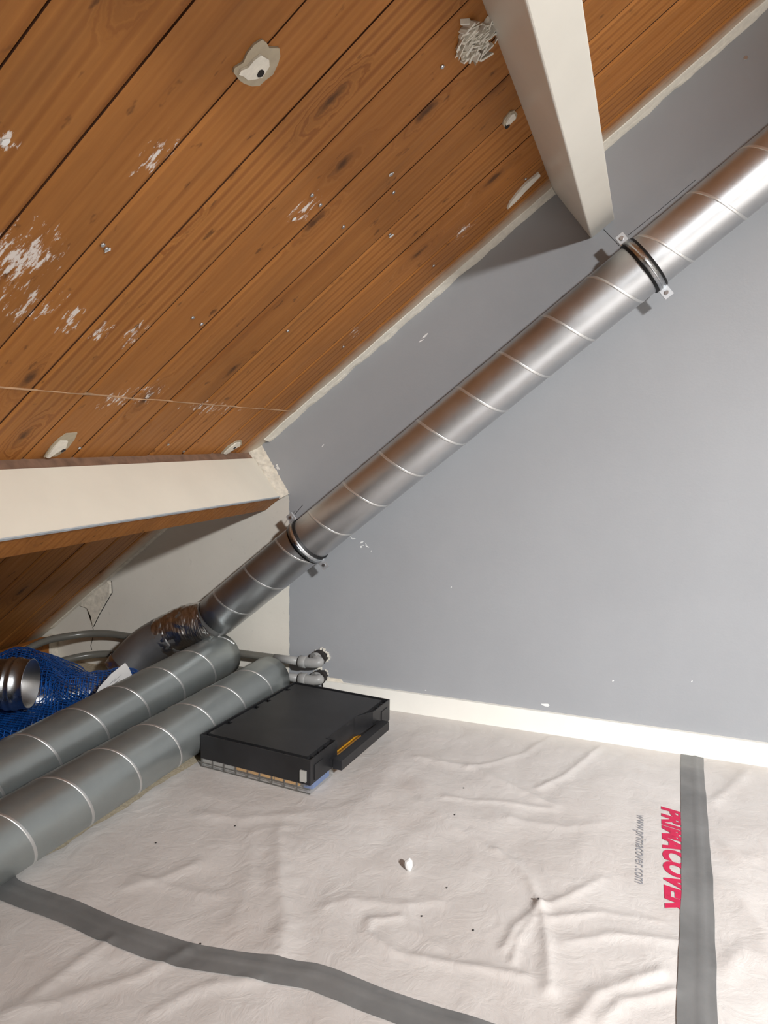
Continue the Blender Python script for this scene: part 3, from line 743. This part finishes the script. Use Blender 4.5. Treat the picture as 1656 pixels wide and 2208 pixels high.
spiral_duct('ventilation_duct', 'loose grey spiral duct on the floor touching the black case', D1A, D1d, -1.3, 0.815, FR, 0.156, 0.078, 1, 'galv_floor', 'spiral ducts', X, (-1.179, -0.9, 0.0))
E2, N2 = V((-1.3479, -0.09, 0.141)), V((-1.3792, -1.5, 0.0857)); D2d = (E2 - N2).normalized()
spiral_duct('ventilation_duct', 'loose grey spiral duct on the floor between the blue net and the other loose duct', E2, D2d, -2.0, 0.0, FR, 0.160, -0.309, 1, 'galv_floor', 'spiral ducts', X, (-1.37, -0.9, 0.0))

# duct clamps
def clamp(u, label):
    c = WA + WD_ * u; t = thing('duct_clamp', label, 'clamp', c, 0, 'duct clamps')
    def band(r0, r1, hw):
        bm = bmesh.new(); seg = 72; R4 = []
        for (r, x) in ((r0, -hw), (r1, -hw), (r1, hw), (r0, hw)):
            R4.append([bm.verts.new(c + WD_ * x + (WPERP * math.cos(2 * math.pi * k / seg) - Y * math.sin(2 * math.pi * k / seg)) * r) for k in range(seg)])
        for q in range(4):
            for k in range(seg):
                f = bm.faces.new((R4[q][k], R4[q][(k + 1) % seg], R4[(q + 1) % 4][(k + 1) % seg], R4[(q + 1) % 4][k])); f.smooth = q in (1, 3)
        bmesh.ops.recalc_face_normals(bm, faces=bm.faces); return bm
    put(obj('rubber_liner', band(WR + 0.0003, WR + 0.0045, 0.0165), 'rubber'), t)
    b1 = band(WR + 0.004, WR + 0.0075, 0.0095); put(obj('steel_band', b1, 'zinc'), t)
    bm = bmesh.new()                       # pressed rib along half of the band
    pts = [c + (WPERP * math.cos(a) - Y * math.sin(a)) * (WR + 0.0076) for a in [math.radians(12 + 3 * k) for k in range(28)]]
    tube(bm, pts, [0.0008] + [0.0026] * 26 + [0.0008], 8); put(obj('pressed_rib', bm, 'zinc'), t)
    for sgn in (1, -1):
        o = c + WPERP * sgn * (WR + 0.004); bm = bmesh.new()
        for yy in (-0.0032, 0.0012): obox(bm, o - WD_ * 0.0125 + Y * yy, WD_ * 0.025, WPERP * sgn * 0.030, Y * 0.0022)
        bevel(bm, 0.0006, 1); tb = put(obj('tab', bm, 'zincflat'), t)
        p = c + WPERP * sgn * (WR + 0.021) - Y * 0.0034; bm = bmesh.new()
        prism(bm, [(0.0062 * math.cos(k * math.pi / 8), 0.0062 * math.sin(k * math.pi / 8)) for k in range(16)], p, X, Z, -Y, 0.003); bevel(bm, 0.0012, 2)
        obox(bm, p + V((-0.0042, -0.0034, -0.0006)), V((0.0084, 0, 0)), V((0, 0.0006, 0)), V((0, 0, 0.0012)))
        s = obj('screw', bm, 'zinc'); s.parent = tb
    bm = bmesh.new(); tube(bm, [c + Y * (WR + 0.005), V((c.x, 0.0, c.z))], 0.005, 10); put(obj('stud', bm, 'zinc'), t)
    return t
clamp((V((-0.03, 0, 1.3615)) - WA).dot(WD_), 'rubber lined steel clamp holding the wall duct below the upper white purlin')
clamp((V((-1.017, 0, 0.5605)) - WA).dot(WD_), 'rubber lined steel clamp holding the wall duct at the grey and white paint edge')
bm = bmesh.new(); tube(bm, spline([on_wall(632, 1116, -0.075), on_wall(640, 1104, -0.07), on_wall(653, 1089, -0.066)], 5), 0.0009, 6)
tag(obj('loose_wire', bm, 'rubber'), 'short black wire end sticking up beside the lower clamp', 'wire')

# ------------------------------------------------------------------ elbow wrapped in foil at the foot of the wall duct
el = thing('duct_elbow', 'dark steel duct elbow wrapped with crinkled foil tape below the wall duct', 'duct elbow', (-1.55, -0.14, 0))
e0 = WA + WD_ * -0.90
path = [e0, WA + WD_ * -0.965, V((-1.460, -0.112, 0.240)), V((-1.545, -0.132, 0.198)), V((-1.615, -0.155, 0.152)), V((-1.660, -0.180, 0.098)), V((-1.680, -0.196, 0.062))]
sp = spline(path, 14)
k1, k2 = 52, len(sp)
bm = bmesh.new(); tube(bm, sp[:k1], [0.0695 - 0.0000 * i for i in range(k1)], 48, True); put(obj('spigot', bm, 'galv_elbow'), el)
bm = bmesh.new(); tube(bm, sp[38:], 0.0715, 48, True); put(obj('elbow_body', bm, 'galv_elbow'), el)
bm = bmesh.new(); fp = []
for a, b in zip(sp[12:44], sp[13:45]): fp += [a, a.lerp(b, 0.34), a.lerp(b, 0.67)]
tube(bm, fp, [0.0726 + 0.0012 * noise.noise(V((i * 0.7, 0, 0))) for i in range(len(fp))], 72, False, 0.0042); put(tag(obj('foil_tape', bm, 'foil'), 'crinkled shiny foil tape'), el)
bm = bmesh.new(); tube(bm, sp[-13:-3], 0.0735, 64, False, 0.003); put(tag(obj('foil_tape', bm, 'foil'), 'narrow foil tape at the lower end'), el)
bm = bmesh.new()
a, b_ = frame(sp[45] - sp[44])
tube(bm, [sp[44], sp[45]], 0.0728, 48, False); put(obj('fold_ring', bm, 'galv_elbow'), el)

# ------------------------------------------------------------------ conduit pipes at the wall
def pipe(label, z, hole, ctrl):
    t = thing('drain_pipe', label, 'pipe', (-1.1, -0.045, z), 0, 'grey pipes entering the wall')
    bm = bmesh.new(); tube(bm, spline(ctrl, 10), 0.0132, 18); put(obj('pipe_run', bm, 'pvcdark'), t)
    yk = -0.048
    bm = bmesh.new(); tube(bm, [V((-1.165, yk, z)), V((-1.06, yk, z))], 0.0140, 18); put(tag(obj('pipe_end', bm, 'pvc'), 'lighter grey pipe length'), t)
    el_ = spline([V((-1.052, yk, z)), V((-1.025, yk, z)), V((-1.0, yk + 0.008, z + 0.003)), V((hole.x - 0.004, -0.022, hole.z - 0.001)), V((hole.x, 0.015, hole.z)), V((hole.x, 0.05, hole.z))], 8)
    bm = bmesh.new(); tube(bm, el_, 0.0168, 20); put(obj('elbow', bm, 'pvc'), t)
    bm = bmesh.new(); tube(bm, [V((-1.070, yk, z)), V((-1.068, yk, z)), V((-1.046, yk, z)), V((-1.044, yk, z))], [0.017, 0.0205, 0.0205, 0.0185], 20); put(obj('socket', bm, 'pvc'), t)
    bm = bmesh.new(); tube(bm, [V((-1.0715, yk, z)), V((-1.069, yk, z))], 0.0180, 20); put(obj('seal_ring', bm, 'rubber'), t)
    bm = bmesh.new(); tube(bm, [V((hole.x - 0.012, -0.030, hole.z)), V((hole.x - 0.006, -0.017, hole.z)), V((hole.x - 0.002, -0.006, hole.z)), V((hole.x, 0.006, hole.z))], [0.0195, 0.0205, 0.0205, 0.019], 20); put(obj('wall_socket', bm, 'pvc'), t)
    return t
pipe('upper grey pipe bending into the wall above the end of the baseboard', 0.139, HOLES[0], [(-1.10, -0.048, 0.139), (-1.3, -0.048, 0.139), (-1.55, -0.046, 0.140), (-1.75, -0.046, 0.145), (-1.88, -0.06, 0.150), (-1.97, -0.12, 0.148), (-2.02, -0.24, 0.142), (-2.04, -0.42, 0.09), (-2.05, -0.62, 0.03)])
pipe('lower grey pipe bending into the wall just above the baseboard end', 0.079, HOLES[1], [(-1.10, -0.048, 0.079), (-1.3, -0.048, 0.078), (-1.55, -0.046, 0.075), (-1.75, -0.046, 0.073), (-1.87, -0.06, 0.072), (-1.95, -0.12, 0.068), (-2.0, -0.24, 0.06), (-2.02, -0.42, 0.05)])
# crumbled rims of the holes
for i, h in enumerate(HOLES):
    bm = bmesh.new(); r = random.Random(30 + i)
    for k in range(16):
        a = 2 * math.pi * r.random() * 0.62 - 0.9; q = V((h.x + r.uniform(0.025, 0.031) * math.cos(a), -0.001, h.z + r.uniform(0.024, 0.029) * math.sin(a)))
        obox(bm, q, X * r.uniform(0.003, 0.009) + Z * r.uniform(-0.004, 0.004), Z * r.uniform(0.003, 0.007), -Y * r.uniform(0.001, 0.004))
    put(tag(obj('hole_rim', bm, 'filler'), 'crumbled white plaster rim'), wall)

# ------------------------------------------------------------------ black parts organiser lying upside down
BX = thing('parts_organiser', 'black plastic parts case with clear lid lying upside down against the loose duct', 'tool case', (-0.902, -0.367, 0.0035), -0.0905)
hx, hy = 0.173, 0.236
def outline(ins=0.0, dep=0.030, ya=-0.098, yb=0.118, slant=0.055):
    return [(-hx + ins, -hy + ins), (hx - ins, -hy + ins), (hx - ins, ya - ins), (hx - dep - ins, ya - ins), (hx - dep - ins, yb - slant), (hx - ins, yb + ins), (hx - ins, hy - ins), (-hx + ins, hy - ins)]
def bpart(name, bm, mat, parent=BX, lab=None):
    o = obj(name, bm, mat, parent)
    if lab: o['label'] = lab
    return o
O = V((0, 0, 0))
bm = bmesh.new(); prism(bm, outline(), V((0, 0, 0.0225)), X, Y, Z, 0.0555); body = bpart('case_body', bm, 'blackp')
# rim: ring between outline and inset outline
oa, ob = outline(), outline(0.0035); bm = bmesh.new(); n = len(oa); rows = []
for poly, z in ((oa, 0.078), (oa, 0.0885), (ob, 0.0885), (ob, 0.078)): rows.append([bm.verts.new((x, y, z)) for x, y in poly])
for q in range(4):
    for k in range(n): bm.faces.new((rows[q][k], rows[q][(k + 1) % n], rows[(q + 1) % 4][(k + 1) % n], rows[(q + 1) % 4][k]))
bmesh.ops.recalc_face_normals(bm, faces=bm.faces); bpart('rim', bm, 'blackp', body)
# inset top panel with notches on the duct side
i0 = 0.012; xl = -hx + i0
poly = [(xl, -hy + 0.018), (hx - 0.020, -hy + 0.018), (hx - 0.020, -0.102), (hx - 0.034, -0.098), (hx - 0.034, 0.068), (hx - 0.020, 0.112), (hx - 0.020, hy - 0.016), (xl, hy - 0.016)]
for yc in (0.165, 0.055, -0.005, -0.135): poly += [(xl, yc + 0.009), (xl + 0.013, yc + 0.009), (xl + 0.013, yc - 0.009), (xl, yc - 0.009)]
bm = bmesh.new(); prism(bm, poly, V((0, 0, 0.077)), X, Y, Z, 0.0105); bpart('base_panel', bm, 'blackp2', BX, 'scuffed black base panel facing up')
RIBS = [(hx - 0.019, -hy + 0.03 + 0.034 * k, hx - 0.004, -hy + 0.033 + 0.034 * k) for k in range(4)] + [(-hx + 0.02 + 0.048 * k, -hy + 0.004, -hx + 0.0225 + 0.048 * k, -hy + 0.017) for k in range(7)] + [(hx - 0.019, 0.135 + 0.034 * k, hx - 0.004, 0.138 + 0.034 * k) for k in range(3)]
for a, b, c, d in RIBS:
    bm = bmesh.new(); abox(bm, (a, b, 0.078), (c, d, 0.084)); bpart('groove_rib', bm, 'blackp', body)
# handle
bm = bmesh.new(); abox(bm, (hx + 0.012, -0.142, 0.030), (hx + 0.038, 0.150, 0.056)); bevel(bm, 0.005, 3); hd = bpart('handle', bm, 'blackp')
bm = bmesh.new(); abox(bm, (hx - 0.028, -0.140, 0.032), (hx + 0.014, -0.112, 0.054)); bevel(bm, 0.003, 2); bpart('handle_arm', bm, 'blackp', hd)
bm = bmesh.new(); abox(bm, (hx - 0.028, 0.120, 0.032), (hx + 0.014, 0.148, 0.054)); bevel(bm, 0.003, 2); bpart('handle_arm', bm, 'blackp', hd)
# side relief lines
for yc in (-0.196, 0.198):
    bm = bmesh.new(); abox(bm, (hx - 0.001, yc - 0.022, 0.030), (hx + 0.0022, yc + 0.022, 0.070)); bevel(bm, 0.001, 1); bpart('hinge_plate', bm, 'blackp', body)
# pale latch on the near face
bm = bmesh.new(); abox(bm, (hx - 0.0285, -hy - 0.005, 0.030), (hx - 0.011, -hy + 0.001, 0.059)); bevel(bm, 0.0024, 3); bpart('latch', bm, 'greyp', BX, 'pale grey latch at the near corner')
# clear lid shell below
oa = outline(0.0, 0.055, -0.118, 0.150, 0.03); ob = outline(0.0022, 0.055, -0.118, 0.150, 0.03); bm = bmesh.new(); n = len(oa); rows = []
for poly, z in ((oa, 0.0), (oa, 0.0222), (ob, 0.0222), (ob, 0.0)): rows.append([bm.verts.new((x, y, z)) for x, y in poly])
for q in range(4):
    for k in range(n): bm.faces.new((rows[q][k], rows[q][(k + 1) % n], rows[(q + 1) % 4][(k + 1) % n], rows[(q + 1) % 4][k]))
bmesh.ops.recalc_face_normals(bm, faces=bm.faces); lid = bpart('clear_lid', bm, 'clear', BX, 'clear plastic lid underneath')
bm = bmesh.new()
for k in range(9): abox(bm, (-hx + 0.038 * k + 0.002, -hy - 0.0014, 0.001), (-hx + 0.038 * k + 0.004, -hy + 0.001, 0.022))
abox(bm, (-hx, -hy - 0.0012, 0.0105), (hx, -hy + 0.0005, 0.0122)); abox(bm, (-hx, -hy - 0.0016, 0.0), (hx, -hy + 0.0005, 0.0018))
tag(bpart('lid_ribs', bm, 'ribgrey', lid), kind='stuff')
def bin_(nm, x0, x1, y0, y1, z0, z1, mat, lab):
    bm = bmesh.new(); abox(bm, (x0, y0, z0), (x1, y1, z1)); bevel(bm, 0.002, 1); bpart(nm, bm, mat, BX, lab)
bin_('parts_bin', -0.062, 0.060, -hy + 0.0035, -0.14, 0.0125, 0.0222, 'yellow', 'yellow parts bin seen through the lid')
bin_('parts_bin', 0.064, 0.138, -hy + 0.0035, -0.14, 0.0125, 0.0222, 'yellow', 'yellow parts bin seen through the lid')
bin_('parts_bin', 0.142, hx - 0.0035, -0.218, -0.135, 0.004, 0.0222, 'bluebin', 'blue parts bin at the near corner')
bin_('parts_bin', hx - 0.052, hx - 0.020, -0.112, 0.115, 0.006, 0.030, 'yellow', 'yellow parts bin behind the handle')
bin_('parts_bin', -hx + 0.004, -0.066, -hy + 0.0045, -0.14, 0.003, 0.0222, 'greyp', 'grey parts bin seen through the lid')
bm = bmesh.new(); abox(bm, (-hx + 0.006, -0.135, 0.002), (hx - 0.06, hy - 0.006, 0.0222)); bpart('lid_core', bm, 'greyp', lid)

# ------------------------------------------------------------------ blue net with duct pieces
nb = thing('net_bag', 'blue plastic mesh net crumpled over duct pieces under the eave', 'net', (-1.72, -0.7, 0))
T0, T1 = V((-1.74, -0.62, 0.092)), V((-1.56, -0.36, 0.070)); TR = 0.066
NETC = on_floor(20, 1474, 0.200).to_2d()
def net_z(x, y):
    p = V((x, y)); a = T0.to_2d(); b = T1.to_2d(); d = b - a; t = max(-0.05, min(1.08, (p - a).dot(d) / d.length_squared)); q = (p - a - d * t).length
    zt = lerp(T0.z, T1.z, t); z = 0.03
    if q < TR + 0.006: z = max(z, zt + math.sqrt(max((TR + 0.006) ** 2 - q * q, 0)))
    else: z = max(z, zt * math.exp(-((q - TR) / 0.07) ** 2))
    z = max(z, 0.175 * math.exp(-(((x + 1.93) / 0.19) ** 2 + ((y + 0.42) / 0.24) ** 2)))
    z = max(z, 0.125 * math.exp(-(((x + 1.55) / 0.10) ** 2 + ((y + 0.95) / 0.35) ** 2)))
    z = max(z, 0.12 * math.exp(-(((x + 1.50) / 0.10) ** 2 + ((y + 0.55) / 0.3) ** 2)))
    z = max(z, min(0.185, 0.055 + 0.62 * (-1.47 - x)) * max(0, min(1, (-0.30 - y) / 0.22)))
    z += 0.012 * noise.fractal(V((x * 9, y * 9, 2)), 0.7, 2, 3)
    dc = (p - NETC).length
    if dc < 0.17: z = min(z, 0.105 + max(0, dc - 0.11) * 1.6)
    z = min(z, 0.099 + 0.779 * (x + 2.224) - 0.035)
    return max(0.028, z)
def net(name, off, rot, cell, rad, label, x0=-2.13, x1=-1.455, y0=-1.35, y1=-0.205):
    bm = bmesh.new(); c, s = math.cos(rot), math.sin(rot); cxm, cym = (x0 + x1) / 2, (y0 + y1) / 2; L = 0.8
    nst = int(2 * L / cell)
    def inside(x, y): return x0 < x < x1 - 0.04 * max(0, (y + 0.5)) and y0 < y < y1 - 0.10 * max(0, -(x + 1.7))
    for fam in (0, 1):
        for i in range(nst):
            a = -L + i * cell; prev = None
            for k in range(nst + 1):
                b = -L + k * cell; u, v = (a, b) if fam == 0 else (b, a)
                x, y = cxm + c * u - s * v, cym + s * u + c * v
                x += 0.016 * noise.noise(V((x * 5, y * 5, off * 50))); y += 0.016 * noise.noise(V((x * 5, y * 5, off * 50 + 9)))
                if not inside(x, y): prev = None; continue
                p = V((x, y, net_z(x, y) + off))
                if prev is not None:
                    d = (p - prev).normalized(); e1, e2 = frame(d)
                    va = [bm.verts.new(prev + (e1 * math.cos(q) + e2 * math.sin(q)) * rad) for q in (0.5, 2.6, 4.7)]
                    vb = [bm.verts.new(p + (e1 * math.cos(q) + e2 * math.sin(q)) * rad) for q in (0.5, 2.6, 4.7)]
                    for q in range(3): bm.faces.new((va[q], va[(q + 1) % 3], vb[(q + 1) % 3], vb[q]))
                prev = p
    bmesh.ops.recalc_face_normals(bm, faces=bm.faces)
    o = put(obj(name, bm, 'net'), nb); tag(o, label, kind='stuff'); return o
net('net_layer', 0.002, 0.62, 0.0125, 0.0013, 'upper layer of blue net')
net('net_layer', -0.010, 0.70, 0.0125, 0.0013, 'lower layer of blue net')
net('net_layer', -0.024, 0.40, 0.0120, 0.0018, 'bottom layer of blue net')
# duct piece under the net and loose collar on top
t = thing('duct_piece', 'shiny round duct piece showing through the blue net', 'duct piece', (-1.64, -0.5, 0.0))
bm = bmesh.new(); tube(bm, [T0.lerp(T1, k / 10) for k in range(11)], TR - 0.008, 40); put(obj('sleeve', bm, 'zinc'), t)
bm = bmesh.new(); tube(bm, [T0.lerp(T1, 0.55), T0.lerp(T1, 0.6)], TR - 0.005, 40); put(obj('bead', bm, 'zinc'), t)
cc = on_floor(33, 1474, 0.200); vd = (CAM - cc).normalized(); ax = MW @ V((1, 0, 0)); ax = (ax - vd * ax.dot(vd)).normalized() * 0.93 + vd * 0.36; ax.normalize()
t = thing('duct_collar', 'short shiny steel duct collar resting on the blue net at the left edge', 'duct collar', (cc.x, cc.y, 0))
bm = bmesh.new(); cr = 0.070
prof = [(-0.15, cr - 0.002), (-0.02, cr - 0.002), (-0.016, cr + 0.003), (-0.010, cr + 0.003), (-0.007, cr - 0.001), (0.0, cr - 0.001), (0.003, cr + 0.003), (0.010, cr + 0.003), (0.013, cr - 0.001), (0.04, cr - 0.003), (0.042, cr - 0.001), (0.042, cr - 0.004), (-0.15, cr - 0.004)]
ea, eb_ = frame(ax); rows = [[bm.verts.new(cc + ax * p + (ea * math.cos(2 * math.pi * k / 48) + eb_ * math.sin(2 * math.pi * k / 48)) * r) for k in range(48)] for p, r in prof]
for ra, rb in zip(rows, rows[1:]):
    for k in range(48): bm.faces.new((ra[k], ra[(k + 1) % 48], rb[(k + 1) % 48], rb[k])).smooth = True
put(obj('collar_body', bm, 'zinc'), t)

# paper tag tucked behind the loose duct
tp = [on_x(*q, -1.452) for q in [(208, 1493), (214, 1482), (240, 1453), (270, 1429), (278, 1440), (285, 1456), (282, 1480), (215, 1510)]]
t = thing('paper_tag', 'white printed paper tag tucked between the blue net and the loose duct', 'paper tag', (-1.452, tp[0].y, 0))
bm = bmesh.new(); prism(bm, [(p.y, p.z) for p in tp], V((-1.452, 0, 0)), Y, Z, -X, 0.0008); put(obj('paper', bm, 'paper'), t)
bm = bmesh.new()
for a, b, wd_ in [((225, 1487), (250, 1463), 0.0012), ((246, 1470), (262, 1455), 0.0012), ((238, 1483), (258, 1466), 0.0022), ((222, 1494), (236, 1481), 0.0010)]:
    p, q = on_x(*a, -1.4515), on_x(*b, -1.4515); n = 9
    for k in range(n):
        if k % 4 == 3: continue
        u, v = p.lerp(q, k / n), p.lerp(q, (k + 0.8) / n); obox(bm, u, v - u, V((0, 0, wd_)), V((0.0004, 0, 0)))
put(obj('print', bm, 'ink'), t)
